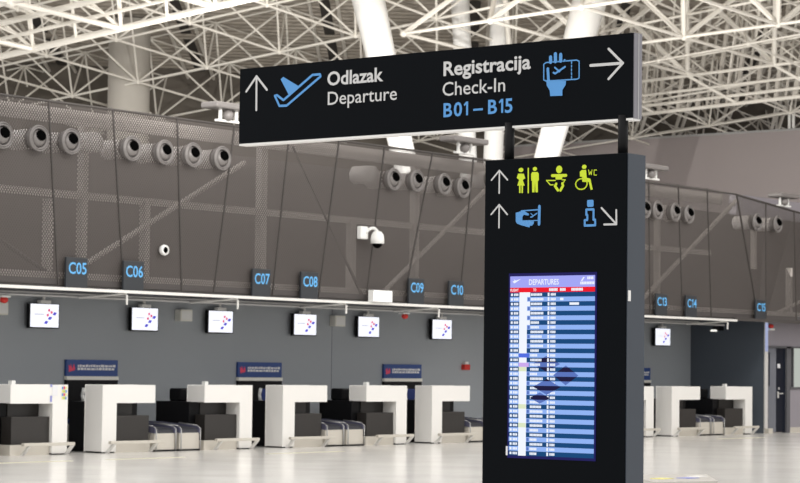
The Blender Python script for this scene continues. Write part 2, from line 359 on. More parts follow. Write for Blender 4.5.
# perforated front: leaning sheets with dark joints between them
tops = [-4.6, -3.2, -1.75, -.3, 1.25, 2.72, 4.2, 5.62, 6.98, 8.5, 9.85, 11.1, 12.4, 13.75, 15.1, 16.45, 17.70, 18.98, 20.34]
bots = [-4.3, -2.95, -1.46, .04, 1.44, 2.25, 3.80, 5.08, 6.48, 7.62, 9.42, 10.9, 12.3, 13.7, 15.1, 16.53, 17.92, 19.2, 21.4]
ZB, ZT = 2.75, 5.72
wm = struct(MB().box(-4.6, 21.4, YM, YM + .03, 2.735, 2.76).build('wall_front', M['seam']), 'brown perforated metal front above the check-in desks')
def sheet(a, b, c, d):
    vs = [a, b, c, d]; mb = MB(); n = len(vs)
    mb.add(vs, [(0, 1, 2, 3)]); o = mb.build('perforated_sheet', M['mesh'], wm); return o
def joint(p, q, r=.018):
    return MB().tube(p, q, r, 4).build('sheet_joint', M['seam'], wm)
for i in range(len(tops) - 1):
    sheet((bots[i], YM, ZB), (bots[i + 1], YM, ZB), (tops[i + 1], YM, ZT - (.06 if i == 17 else 0)), (tops[i], YM, ZT))
    joint((bots[i], YM - .005, ZB), (tops[i], YM - .005, ZT))
MB().tube((-4.6, YM, ZT), (20.34, YM, ZT - .05), .022, 5).build('top_edge', M['seam'], wm)
# folded corner: from the apex the sheets lean back towards the room behind
def fy(x): return YM + .273 * (x - 20.34)
fx = [20.34, 23.08, 25.98, 28.9, 31.8]; bx = [21.4, 21.77, 23.28, 24.8, 26.3]
for i in range(len(fx) - 1):
    sheet((bx[i], YM, ZB), (bx[i + 1], YM, ZB), (fx[i + 1], fy(fx[i + 1]), 5.66), (fx[i], fy(fx[i]), 5.66))
    joint((bx[i], YM - .005, ZB), (fx[i], fy(fx[i]) - .005, 5.66), .026 if i == 0 else .018)
MB().tube((20.34, YM, 5.66), (31.8, fy(31.8), 5.66), .028, 5).build('top_edge', M['seam'], wm)
MB().box(20.15, 30, -.51, YM + .03, 2.69, 2.76).build('bottom_edge', M['seam'], wm)

# steelwork seen through the perforated front
tr = MB().box(-5, 20.1, -.15, -.07, 5.42, 5.66).build('trim_6', M['post']); struct(tr, 'pale beam behind the top of the perforated front')
struct(MB().box(-5, 28, -.2, -.12, 2.76, 2.98).build('trim_7', M['post']), 'pale beam behind the foot of the perforated front')
struct(MB().box(-5, 20.3, .26, .34, 4.24, 4.36).build('trim_8', M['post']), 'pale middle beam behind the perforated front')
n_ = 9
for x, z0, z1, w in ((-.3, 2.9, 5.6, .13), (-1.07, 2.9, 4.2, .12), (1.2, 2.9, 4.3, .12), (4.22, 2.9, 5.6, .16), (6.83, 2.9, 4.3, .14), (8.81, 2.9, 5.6, .14), (17.9, 3.1, 5.4, .08), (22.35, 4.0, 5.3, .07), (24.14, 2.95, 4.1, .10), (13.2, 2.9, 5.6, .14)):
    struct(MB().box(x - w / 2, x + w / 2, .2, .34, z0, z1).build('trim_%d' % n_, M['post']), 'pale upright behind the perforated front'); n_ += 1
for p, q, r, m_ in (((3.66, .2, 5.16), (-.86, .2, 2.85), .05, 'post'), ((-2.09, .2, 3.42), (-.86, .2, 2.85), .035, 'seam'), ((-4.6, .2, 4.7), (-2.09, .2, 3.42), .035, 'seam'), ((4.42, -.3, 5.48), (6.48, -.3, 2.83), .028, 'slot'), ((11.18, .2, 5.22), (7.6, .2, 2.85), .045, 'post'), ((21.2, .1, 5.6), (17.0, .2, 3.0), .05, 'post'), ((24.77, .2, 3.32), (22.9, .2, 2.83), .045, 'post')):
    struct(MB().tube(p, q, r, 6).build('trim_%d' % n_, M[m_]), 'slanting brace behind the perforated front'); n_ += 1

# rail and conduits under the foot of the perforated front
rl = tag(MB().box(-6, 20.15, -.55, -.45, 2.668, 2.715).build('cable_rail', M['rail']), 'long white rail along the foot of the perforated front', 'rail')
for x in (.0, 2.75, 5.75, 8.6, 11.5, 19.75):
    MB().tube((x, -.5, 2.66), (x - .06, .55, 2.60), .02).tube((x, -.52, 2.64), (x + .02, -.5, 2.48), .02).build('clip', M['rail'], rl)
tag(MB().tube((-6, .6, 2.62), (21.5, .6, 2.62), .03, 8).tube((-6, 1.0, 2.68), (21.0, 1.0, 2.68), .022, 8).build('conduit', M['pipe']), 'grey conduit running above the hanging monitors', 'conduit')

# ------------------------------------------------------------------ roof: tilted deck and tubular space frames
def roofz(x, y): return 10.56 - .115 * (x - 25.788) - .087 * (y - 24.696)
def tubes(name, org, rows, cols, sx, sy, dx, dy, h, r, r2, label, keep, ur=None):
    """double-layer grid: rows step along +X by dx (falling sx), columns step along -Y by dy (rising sy)"""
    mb = MB()
    def B(i, j): return Vector((org[0] + dx * i, org[1] - dy * j, org[2] - sx * dx * i + sy * dy * j))
    def T(i, j): return B(i + .5, j + .5) + Vector((0, 0, h))
    R0, R1 = rows; C0, C1 = cols
    def tb(p, q, rr):
        if keep((p + q) / 2): mb.tube(p, q, rr, 6, cap=False)
    for i in range(R0, R1):
        for j in range(C0, C1):
            p = B(i, j)
            tb(p, B(i, j + 1), r); tb(p, B(i + 1, j), r)
            t = T(i, j)
            for q in (p, B(i + 1, j), B(i, j + 1), B(i + 1, j + 1)): tb(q, t, r2)
            tb(t, T(i, j + 1), r2 * .9); tb(t, T(i + 1, j), r2 * .9)
            if keep(p): mb.ball(p, r * 2.1, 8, 6)
            if keep(t): mb.ball(t, r2 * 1.9, 8, 6)
    return mb
def view(P):
    d = Vector(P) - Vector(CAM); z = d.dot(Fv)
    return 400 + 2333.3 * d.dot(Rv) / z, 241.5 - 2333.3 * d.dot(Uv) / z, z
# main frame
mb = tubes('f', (25.788, 24.696, 10.563), (-6, 7), (-4, 14), .10, .087, 4.0, 3.0, 2.1, .038, .033, '', lambda p: True)
m2 = tubes('g', (26.9, 23.3, 9.75), (1, 6), (1, 11), .10, .087, 4.0, 3.0, 1.6, .03, .028, '', lambda p: True); mb.add(m2.v, m2.f)
for p, q in [((42.44, 14.88, 9.61), (41.0, 13.33, 11.2)), ((42.57, 14.71, 9.61), (41.13, 13.17, 11.2)), ((43.4, 13.66, 9.63), (41.93, 12.14, 11.21)), ((43.53, 13.49, 9.63), (42.06, 11.98, 11.22)), ((44.52, 12.22, 9.65), (43.03, 10.74, 11.24)), ((44.67, 12.03, 9.65), (43.18, 10.55, 11.24)), ((41.58, 15.98, 9.59), (40.16, 14.41, 11.18)), ((41.71, 15.82, 9.59), (40.28, 14.25, 11.18))]: mb.tube(p, q, .06, 6)
struct(mb.build('ceiling_frame', M['steel_white']), 'white tubular space frame under the roof deck')
# corrugated deck, folds running across the view, with dark slots and twin purlins
c = Vector((1, -1.15, 0)).normalized(); w = Vector((1.15, 1, 0)).normalized()
o0 = Vector((25.788, 24.696, 0))
def dk(a, b, dz=0):
    p = o0 + w * a + c * b; return (p.x, p.y, roofz(p.x, p.y) + 2.45 + dz)
mb = MB(); vs = []; fs = []; k = 0; a = -26.0
prof = []
while a < 34:
    prof += [(a, 0), (a + .17, 0), (a + .21, .09), (a + .36, .09)]; a += .40
for (a, dz) in prof: vs += [dk(a, -45, dz), dk(a, 45, dz)]
fs = [(2 * i, 2 * i + 1, 2 * i + 3, 2 * i + 2) for i in range(len(prof) - 1)]
mb.add(vs, fs)
struct(mb.build('ceiling_deck', M['deck']), 'tan corrugated roof deck above the space frame')
dg = Vector((4, 3, 0)).normalized(); pd = Vector((3, -4, 0)).normalized()
sl = MB(); tw = MB()
for k in range(-8, 9):
    s0 = o0 + pd * (4.8 * k + 1.2)
    def q(t, off, dz):
        p = s0 + dg * t + pd * off; return (p.x, p.y, roofz(p.x, p.y) + 2.45 + dz)
    t = -24
    while t < 24:
        sl.add([q(t, -.17, -.04), q(t + 3.9, -.17, -.04), q(t + 3.9, .17, -.04), q(t, .17, -.04)], [(0, 1, 2, 3)]); t += 4.6
    for off in (-.45, .45): tw.tube(q(-26, off, -.25), q(26, off, -.25), .06, 6)
struct(sl.build('ceiling_slots', M['slot']), 'dark slots in the roof deck')
struct(tw.build('ceiling_purlins', M['steel_white']), 'paired white purlins along the roof slots')

# nearer roof edge, upper left: thick bright tubes
mb = tubes('l', (11.32, 14.05, 9.155), (-3, 0), (-5, 8), .05, .087, 3.5, 3.0, 1.9, .065, .05, '', lambda p: True)
m2 = tubes('l', (9.4, 12.6, 10.1), (-3, 0), (-5, 8), .05, .087, 3.5, 3.0, 1.6, .05, .04, '', lambda p: True); mb.add(m2.v, m2.f)
def LB(j, up, bk): return (11.32 - bk, 14.05 - 3 * j, 9.155 + .087 * 3 * j + up)
for up, bk, r in ((0, 0, .085), (.28, .5, .05), (.55, .9, .075), (.85, 1.4, .05), (1.25, 1.8, .07)):
    mb.tube(LB(-5, up, bk), LB(9, up, bk), r, 8)
for j in range(-10, 18):
    mb.tube(LB(j / 2, .28, .5), LB(j / 2 - .5, 1.25, 1.8), .035, 6, cap=False); mb.tube(LB(j / 2, 0, 0), LB(j / 2 + .5, 1.25, 1.8), .04, 6, cap=False)
struct(mb.build('ceiling_frame', M['steel_white']), 'bright white roof edge truss crossing the upper left')
# nearer roof shell, upper right: thick tubes, louvres behind
mb = tubes('r', (28.81, 6.178, 10.93), (-1, 1), (-2, 5), .035, .04, 5.2, 3.0, 2.3, .05, .078, '', lambda p: True)
def RB(j, up, bk): return (28.81 + 5.2 + bk, 6.178 - 3 * j, 10.93 - .18 - .04 + .04 * 3 * j + up)
for up, bk, r in ((0, 0, .05), (-.35, .6, .045), (-.62, 1.0, .05), (-.85, 1.2, .06)):
    mb.tube(RB(-2, up, bk), RB(6, up, bk), r, 8)
for j in range(-2, 6): mb.tube(RB(j, 0, 0), RB(j + .35, -.85, 1.2), .05, 6)
struct(mb.build('ceiling_frame', M['steel_white']), 'heavy white roof truss crossing the upper right')
lv = MB()
for k in range(-6, 40):
    y = 11.2 - .30 * k
    lv.tube((35.6 + .09 * k, y, 9.75 + .02 * k), (35.6 + .09 * k - .1, y - .55, 12.9 + .02 * k), .045 if k % 2 else .075, 4)
struct(lv.build('ceiling_louvres', M['concrete']), 'row of slanting grey louvres behind the right roof truss')

# ------------------------------------------------------------------ columns
tag(MB().lathe([(0, -.1), (.68, -.1), (.68, 12.6), (0, 12.6)], (26.33, 25.64, 0.1), (0, 0, 1), 40).build('concrete_column', M['concrete'], smooth=False), 'big round grey concrete column rising behind the left of the perforated wall', 'column')
bpy.data.objects['concrete_column'].data.polygons.foreach_set('use_smooth', [True] * len(bpy.data.objects['concrete_column'].data.polygons))
tc_ = thing('tree_column', 'cluster of four bright white leaning columns behind the big overhead sign', 'column', (24.5, 11.5, 0))
for pa, pb, ra, rb in CONES:
    A = Vector(pa); B_ = Vector(pb); d = (B_ - A) / (A.z - B_.z)
    top = A - d * 3.0; bot = A + d * (A.z - .02)
    k = (ra - rb) / (A.z - B_.z)
    MB().tube(tuple(bot), tuple(top), max(.12, ra - k * A.z), 28, ra + k * 1.5).build('leg', M['cone'], tc_, smooth=True)

# ------------------------------------------------------------------ things on the perforated front
NDX = .03
def nozzle_proto(loc, label):
    t = thing('air_nozzle', label, 'air nozzle', loc, 'round air nozzles on the perforated front')
    x, y, z = loc
    MB().lathe([(.165, 0), (.165, .5)], (x, y + .0, z), (0, 1, 0), 24).build('duct', M['duct'], t, smooth=True)
    MB().lathe([(.18, .05), (.18, -.02), (.185, -.06), (.21, -.075), (.216, -.095), (.21, -.115), (.20, -.125), (.193, -.115), (.19, -.10), (.18, -.10), (.175, -.12), (.16, -.12), (.15, -.09), (.15, 0)], (x, y, z), (0, 1, 0), 32).build('flange', M['nozzle'], t, smooth=True)
    b = MB().ball((x, y - .03, z), .145, 24, 16).build('ball', M['nozzle'], t, smooth=True)
    ax = Vector((-.05, -1, .34)).normalized(); cc = Vector((x, y - .03, z))
    MB().lathe([(.088, .09), (.088, .150), (.0, .149)], cc, ax, 20).build('bore', M['bore'], b)
    return t
NZ = [(-2.83, YM, 5.09, 'round grey air nozzle cut by the left picture edge high on the perforated wall'), (-2.06, YM, 5.11, 'second round air nozzle from the left picture edge, first one seen whole'),
      (-1.35, YM, 5.12, 'third round air nozzle from the left picture edge, just before the wide gap'),
      (.05, YM, 5.12, 'leftmost of the four air nozzles left of the big overhead sign'), (.84, YM, 5.12, 'second from left of the four air nozzles left of the big overhead sign'),
      (1.54, YM, 5.13, 'third from left of the four air nozzles left of the big overhead sign'), (2.28, YM, 5.13, 'air nozzle nearest the left end of the big overhead sign'),
      (7.13, YM, 5.11, 'leftmost of the four air nozzles under the big overhead sign'), (7.85, YM, 5.13, 'second from left of the four air nozzles under the big overhead sign'),
      (8.73, YM, 5.13, 'third from left of the four air nozzles under the big overhead sign'), (9.36, YM, 5.11, 'rightmost whole air nozzle of the four under the big overhead sign'),
      (10.42, YM, 5.35, 'air nozzle mostly hidden behind the left edge of the black information pillar'),
      (16.14, YM, 5.10, 'air nozzle half hidden behind the right edge of the black information pillar'), (16.65, YM, 5.10, 'first whole air nozzle right of the black information pillar'),
      (17.40, YM, 5.10, 'second whole air nozzle right of the black information pillar'), (18.0, YM, 5.09, 'third whole air nozzle right of the black information pillar, left of the long brace'),
      (21.6, -.13, 5.12, 'left one of the two air nozzles on the folded corner of the perforated wall'), (23.3, .25, 5.18, 'right one of the two air nozzles on the folded corner of the perforated wall')]
NZ = [(q[0] + NDX, q[1], q[2] - .03, q[3]) for q in NZ]
nz0 = nozzle_proto(NZ[0][:3], NZ[0][3])
for q in NZ[1:]: dup(nz0, q[:3], q[3])
# stub ducts without a nozzle behind the sheets
for x in (-.6, 6.72): tag(MB().lathe([(.0, 0), (.17, 0), (.17, .45)], (x, YM + .06, 5.15), (0, 1, 0), 20).build('duct_stub', M['duct'], smooth=True), 'pale duct end without nozzle behind the sheets, left of the nozzle ' + ('nearest the concrete column' if x < 0 else 'above the dome camera'), 'duct')

def frontfr(y0):
    return lambda u, z: (u, y0 - EPS[0], z)
def gate_sign(x, code, where):
    t = thing('gate_sign', 'charcoal sign reading %s %s' % (code, where), 'sign', (x, -.48, 2.715), 'numbered desk signs on the white rail')
    MB().box(x - .24, x + .24, -.50, -.455, 2.715, 3.21).build('panel', M['tagface'], t, bevel=.008)
    mb = MB(); lettering(mb, code, x - .19, x + .21, 2.945, .185, frontfr(-.504), .014); mb.build('lettering', M['tag_blue'], t)
for x, code, where in ((-1.135, 'C05', 'leftmost on the white rail'), (.175, 'C06', 'second from the left on the white rail'), (3.395, 'C07', 'left one of the pair below the slanting dark cable'), (4.72, 'C08', 'right one of the pair below the slanting dark cable'),
                       (7.91, 'C09', 'just right of the glowing white box'), (9.2, 'C10', 'nearest the left side of the black pillar'), (16.87, 'C13', 'nearest the right side of the black pillar'), (18.16, 'C14', 'second right of the black pillar'), (21.35, 'C15', 'at the far right end under the folded corner')):
    gate_sign(x, code, where)
t = thing('emergency_light', 'glowing white box standing on the white rail left of C09', 'lamp', (6.75, -.6, 2.72))
MB().box(6.42, 7.0, -.62, -.5, 2.72, 2.94).build('housing', M['white'], t)
MB().box(6.44, 6.98, -.625, -.62, 2.735, 2.925).build('diffuser', M['lamp'], t)

t = thing('dome_camera', 'white dome security camera on a curved arm', 'security camera', (6.27, -.42, 4.0))
MB().box(6.16, 6.38, -.52, -.41, 3.89, 4.13).build('wall_box', M['white'], t, bevel=.02)
MB().path([(6.32, -.5, 4.0), (6.35, -.53, 4.06), (6.40, -.57, 4.10), (6.45, -.60, 4.10), (6.49, -.63, 4.06), (6.5, -.64, 3.98)], .03).build('arm', M['white'], t, smooth=True)
MB().lathe([(0, .14), (.075, .13), (.12, .06), (.13, -.02), (.13, -.09), (.118, -.10)], (6.5, -.64, 3.91), (0, 0, 1), 24).build('housing', M['white'], t, smooth=True)
MB().ball((6.5, -.64, 3.82), .095, 18, 10).build('dome', M['bore'], t, smooth=True)
t = thing('ring_camera', 'small white ring-shaped camera on the perforated wall right of C06', 'security camera', (.98, -.42, 3.4))
MB().lathe([(.0, -.02), (.085, -.02), (.095, -.06), (.085, -.10), (.055, -.10)], (.93, -.4, 3.43), (0, 1, 0), 20).build('ring', M['white'], t, smooth=True)
MB().ball((.93, -.47, 3.43), .056, 14, 8).build('lens', M['bore'], t)

# floodlights on top of the perforated front
def flood(x, y, z, L, label, aim, power):
    t = thing('floodlight', label, 'floodlight', (x, y, z), 'floodlights on top of the perforated wall')
    MB().box(x - L / 2, x + L / 2, y - .2, y + .2, z + .20, z + .31).build('housing', M['nozzle'], t, bevel=.03)
    MB().tube((x - .2, y, z), (x - .2, y, z + .22), .035).tube((x + .22, y, z), (x + .22, y, z + .22), .035).box(x - .3, x + .32, y - .04, y + .04, z - .02, z + .02).build('bracket', M['white'], t)
    MB().ball((x - .05, y - .05, z + .1), .10, 14, 8).build('lamp_head', M['nozzle'], t, smooth=True)
    l = bpy.data.lights.new('flood_beam', 'SPOT'); l.energy = power; l.spot_size = 1.9; l.spot_blend = .6; l.color = (1, .96, .9); l.shadow_soft_size = .04
    o = bpy.data.objects.new('flood_beam', l); COL.objects.link(o); o.location = (x, y + 3.1, z + .9)
    o.rotation_euler = Vector(aim).to_track_quat('-Z', 'Y').to_euler()
flood(2.6, -.35, 5.78, 1.0, 'floodlight on the wall top touching the left end of the big overhead sign', (.52, .80, .30), FLOOD)
flood(9.6, -.35, 5.78, 1.15, 'floodlight on the wall top beside the left edge of the black pillar', (.85, .5, .30), FLOOD * 6)
flood(16.6, -.35, 5.77, .95, 'floodlight on the wall top at the right edge of the black pillar', (.80, .55, .30), FLOOD * 1.2)
flood(25.0, .9, 5.73, 1.0, 'floodlight on the folded wall top at the right picture edge', (.6, -.1, .8), FLOOD * .3)
l = bpy.data.lights.new('truss_fill_spot', 'SPOT'); l.energy = 17000; l.spot_size = .85; l.spot_blend = .5; l.color = (1, .97, .92); l.shadow_soft_size = .3  # added unseen spot that brightens the upper left roof truss
o = bpy.data.objects.new('truss_fill_spot', l); COL.objects.link(o); o.location = (-9, -13, 7.5); o.rotation_euler = Vector((18, 23, 7)).to_track_quat('-Z', 'Y').to_euler()
# vent pipes on top of the end wall
for y, z1, lb in ((8.97, 9.98, 'leftmost thin white vent pipe on the end wall top'), (8.82, 10.03, 'second thin white vent pipe from the left on the end wall top'), (8.42, 10.15, 'third thin white vent pipe, left one of the pair at the picture edge'), (8.25, 10.2, 'thin white vent pipe nearest the right picture edge on the end wall')):
    tag(MB().tube((40.1, y, 9.47), (40.1, y, z1), .05, 8).ball((40.1, y, z1), .05, 8, 5).build('vent_pipe', M['white']), lb, 'pipe', 'vent pipes on the end wall')

# ------------------------------------------------------------------ things on and below the back wall
def monitor(x, label):
    t = thing('hanging_monitor', label, 'monitor', (x, 2.1, 2.1), 'white hanging monitors')
    MB().box(x - .36, x + .36, 2.155, 2.23, 2.10, 2.535).build('housing', M['blackbox'], t, bevel=.01)
    MB().box(x - .335, x + .335, 2.15, 2.155, 2.12, 2.525).build('screen', M['screen_white'], t)
    MB().box(x - .12, x + .12, 2.12, 2.22, 2.535, 2.59).tube((x, 2.18, 2.58), (x, 2.18, 2.75), .03).build('bracket', M['rail'], t)
    fr = frontfr(2.147)
    a = MB(); b = MB(); g = MB()
    for (u, z) in ((.07, 2.43), (.13, 2.395), (.04, 2.345)): poly(a, [(x + u, z), (x + u + .05, z + .02), (x + u + .06, z - .025), (x + u + .01, z - .04)], fr)
    for (u, z) in ((.23, 2.36), (.12, 2.28), (.03, 2.205)): poly(b, [(x + u - .05, z - .02), (x + u - .01, z + .03), (x + u + .06, z + .02), (x + u + .02, z - .03)], fr)
    rect(g, x - .25, x - .02, 2.335, 2.355, fr)
    a.build('red_blocks', M['px_red'], t); b.build('blue_blocks', M['px_blue'], t); g.build('grey_marks', M['px_grey'], t)
    return t
MDX = .03
mons = [(.64, 'lit white monitor below the C05 sign'), (3.15, 'lit white monitor below and right of the C06 sign'), (5.21, 'lit white monitor below and left of the C07 sign'), (7.7, 'lit white monitor below the C08 sign'),
        (9.72, 'lit white monitor below the glowing white box'), (12.23, 'lit white monitor nearest the left side of the black pillar'), (21.21, 'lit white monitor right of the black pillar near C13')]
mons = [(q + MDX, s_) for q, s_ in mons]
m0 = monitor(*mons[0])
for x, lb in mons[1:]: dup(m0, (x, 2.1, 2.1), lb)
for x, lb in ((-.35, 'small cream loudspeaker box on the grey wall at the left picture edge'), (4.28, 'small cream loudspeaker box on the grey wall between the C06 and C07 signs'), (8.82, 'small cream loudspeaker box on the grey wall right of the monitor under C08')):
    t = thing('wall_speaker', lb, 'loudspeaker', (x, 2.25, 2.3), 'cream speakers on the grey wall')
    MB().box(x - .16, x + .16, 2.14, 2.30, 2.31, 2.53).build('housing', M['speaker'], t, bevel=.01)
    MB().box(x - .13, x + .13, 2.135, 2.14, 2.34, 2.50).build('grille', M['white'], t)
t = thing('fire_alarm', 'red alarm box on the grey wall left of the pillar', 'alarm', (13.26, 2.25, 1.46))
MB().box(13.16, 13.36, 2.2, 2.3, 1.46, 1.58).build('housing', M['red'], t, bevel=.01); MB().box(13.20, 13.32, 2.22, 2.3, 1.58, 1.64).build('beacon', M['white'], t)
for x, y, z, lb in ((-1.7, .6, 2.515, 'small red sounder under the conduit at the left picture edge'), (8.96, .6, 2.515, 'small red sounder under the conduit below C09'), (23.03, .16, 2.62, 'small red beacon above the dark door')):
    t = thing('sounder', lb, 'alarm', (x, y, z), 'small red sounders')
    MB().ball((x, y, z), .07, 12, 8, (1, 1, .8)).build('dome', M['red'], t, smooth=True); MB().box(x - .1, x + .1, y - .05, y + .08, (z - .10 if x > 20 else z + .04), (z - .05 if x > 20 else z + .07)).build('base', M['white'], t)
for x, y, lb in ((22.1, 1.2, 'small spotlight under the dark soffit beside the dark return wall'),):
    t = thing('spotlight', lb, 'spotlight', (x, y, 2.6), 'small spotlights under the conduit')
    MB().tube((x + .12, y - .05, 2.75), (x + .12, y - .05, 2.55), .03).box(x + .02, x + .3, y - .08, y + .08, 2.5, 2.6).build('housing', M['blackbox'], t)
    MB().lathe([(0, 0), (.08, 0), (.085, .03), (.06, .05)], (x - .05, y, 2.47), (0, 0, 1), 18).build('lens', M['spot'], t)

# ------------------------------------------------------------------ check-in desks
def desk(x, s, label, box=False, beacon=True, code=''):
    """x = outer edge of the leg, s = +1 arm runs to the right, -1 to the left; local profile from the photo"""
    t = thing('checkin_desk', label, 'check-in desk', (x, 0, 0), 'white check-in desks')
    def bx(mb, u0, u1, y0, y1, z0, z1): return mb.box(min(x + s * u0, x + s * u1), max(x + s * u0, x + s * u1), y0, y1, z0, z1)
    poly_ = [(0, .025), (.325, .025), (.325, .84), (1.25, .84), (1.25, 1.135), (0, 1.135)]
    mb = MB(); n = 6
    vs = [(x + s * u, 0, z) for u, z in poly_] + [(x + s * u, .42, z) for u, z in poly_]
    fs = [tuple(range(n)), tuple(range(2 * n - 1, n - 1, -1))] + [(i, (i + 1) % n, (i + 1) % n + n, i + n) for i in range(n)]
    mb.add(vs, fs).build('portal_frame', M['desk'], t, bevel=.006)
    bx(MB(), .02, .31, .02, .40, 0, .025).build('foot_gap_shade', M['blackbox'], t)  # black block standing in for the shade in the gap under the leg
    bx(MB(), .34, 1.17, .06, .30, .17, .62).build('cabinet', M['brown'], t, bevel=.006)
    bx(MB(), .34, 1.02, .32, .34, .62, .84).build('upper_panel', M['brown'], t)
    bx(MB(), .34, 1.17 if s > 0 else 1.28, .34, 1.15, .0, .845).build('counter_body', M['blackbox'], t, bevel=.005)
    bx(MB(), .34, 1.20, .05, .33, 0, .17).build('plinth', M['cream'], t)
    r = bx(MB(), .02 if s > 0 else .0, 1.30 if s > 0 else 1.12, -.20, -.13, .155, .205).build('bumper_rail', M['cream'], t, bevel=.005)
    for u in ((.10, 1.12) if s > 0 else (.04, 1.0)):
        a, b = x + s * u, x + s * u + .05
        MB().add([(a, -.19, .16), (b, -.19, .16), (b, -.13, .16), (a, -.13, .16), (a, -.03, 0), (b, -.03, 0), (b, .03, 0), (a, .03, 0)], [(0, 1, 2, 3), (4, 7, 6, 5), (0, 4, 5, 1), (1, 5, 6, 2), (2, 6, 7, 3), (3, 7, 4, 0)]).build('rail_foot', M['lip'], r)
    if beacon: bx(MB(), *( (.42, .50) if s > 0 else (1.10, 1.18)), .06, .14, 1.135, 1.205).build('beacon', M['white'], t)
    if box: bx(MB(), .78, 1.06, .75, 1.05, .845, 1.075).build('desk_printer', M['blackbox'], t, bevel=.03)
    return t
LX = [-.81, 3.75, 8.28, 17.36, 21.83]
RX = [0.0, 4.6, 9.1, 18.14]
L = [desk(LX[0], -1, 'white check-in desk at the left picture edge below C05, with small coloured stickers')]
fr = frontfr(-.006)
mb = MB(); rect(mb, -1.205, -1.16, .86, .96, fr); rect(mb, -1.205, -1.165, 1.10, 1.15, fr); mb.build('sticker', M['sc_cblue'] if False else M['leaf_b'], L[0])
mb = MB(); rect(mb, -1.16, -1.04, .96, 1.13, fr); mb.build('sticker', M['print_white'], L[0])
for i in range(3):
    for j in range(4):
        mb = MB(); rect(mb, -.945 + .04 * i, -.915 + .04 * i, .90 + .055 * j, .945 + .055 * j, fr); mb.build('sticker', M[('leaf_y', 'let_green', 'let_blue', 'pink')[(i + 2 * j) % 4]], L[0])
d0 = desk(LX[1], -1, 'white check-in desk below C07, arm to the left, black printer behind its end', box=True)
dup(d0, (LX[2], 0, 0), 'white check-in desk below C09, arm to the left, black printer behind its end')
desk(LX[3], -1, 'white check-in desk mostly hidden by the right side of the black pillar', box=True)
dup(d0, (LX[4], 0, 0), 'rightmost white check-in desk, in front of the dark return wall')
e0 = desk(RX[0], 1, 'white check-in desk below C06, its wide leg at left', beacon=False)
dup(e0, (RX[1], 0, 0), 'white check-in desk below C08, its wide leg at left')
dup(e0, (RX[2], 0, 0), 'white check-in desk beside the left side of the black pillar, below C10')
desk(RX[3], 1, 'white check-in desk right of the black pillar, its wide leg at left, below C14', beacon=False)

# weigh conveyors between the desks, baggage hatches behind them with blue boards
def conveyor(x, wd, label):
    t = thing('weigh_conveyor', label, 'conveyor', (x, 0, 0), 'baggage conveyors between the desks')
    x0, x1 = x - wd / 2, x + wd / 2
    MB().prism_x([(.02, .03), (2.2, .03), (2.2, .42), (.9, .40), (.02, .31)], x0 + .01, x1 - .01).build('body', M['cream'], t)
    MB().prism_x([(.02, .31), (.9, .40), (2.2, .42), (2.2, .47), (.9, .455), (.10, .40), (.02, .36)], x0 + .045, x1 - .045).build('belt', M['belt'], t)
    for xa in (x0, x1 - .035):
        r = MB().prism_x([(.0, .31), (.9, .41), (2.2, .43), (2.2, .50), (.9, .485), (.08, .43), (.0, .40)], xa, xa + .035).build('side_rail', M['beltedge'], t)
        MB().path([(xa + .017, -.02, .02), (xa + .017, -.02, .38), (xa + .017, .06, .435), (xa + .017, .5, .475)], .010).build('guard_tube', M['pipe'], r, smooth=True)
    MB().box(x0, x1, .0, 2.2, 0, .03).build('base', M['blackbox'], t)
    return t
def hatch(x, label):
    t = thing('baggage_hatch', label, 'baggage hatch', (x, 2.25, 0), 'baggage hatches with blue boards')
    MB().box(x - .64, x + .64, 2.235, 2.295, .0, 1.20).build('opening', M['blackbox'], t)
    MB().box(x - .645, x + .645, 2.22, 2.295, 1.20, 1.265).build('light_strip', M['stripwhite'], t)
    b = MB().box(x - .64, x + .64, 2.245, 2.295, 1.27, 1.56).build('board', M['blue'], t)
    fr = frontfr(2.242); mb = MB()
    poly(mb, [(x - .59, 1.47), (x - .55, 1.44), (x - .54, 1.49), (x - .50, 1.40), (x - .46, 1.49), (x - .43, 1.40), (x - .44, 1.37), (x - .50, 1.36), (x - .58, 1.34)], fr)
    mb.build('logo', M['pink'], b)
    mb = MB(); rn = random.Random(3)
    for z in (1.43, 1.375):
        u = -.37
        while u < .56:
            l = rn.uniform(.02, .10); rect(mb, x + u, x + min(u + l, .58), z, z + .038 + rn.choice((0, .006)), fr); u += l + .013
    mb.build('lettering', M['print_white'], b)
    return t
bays = [(-2.87, 'at the left picture edge'), (1.95, 'between the C06 and C07 desks'), (6.52, 'between the C08 and C09 desks'), (11.03, 'just left of the black pillar'), (20.05, 'at the far right between C14 and C15')]
c0 = None
for x, wh in bays:
    for dx, side in ((-.43, 'left'), (.19, 'right')):
        lb = 'cream baggage conveyor, %s one of the two %s' % (side, wh)
        if c0 is None: c0 = conveyor(x + dx, .52, lb)
        else: dup(c0, (x + dx, 0, 0), lb)
h0 = None
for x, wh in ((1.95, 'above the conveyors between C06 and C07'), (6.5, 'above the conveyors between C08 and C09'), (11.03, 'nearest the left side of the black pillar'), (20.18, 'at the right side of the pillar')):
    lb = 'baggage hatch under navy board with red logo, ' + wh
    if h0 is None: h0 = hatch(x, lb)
    else: dup(h0, (x, 2.25, 0), lb)
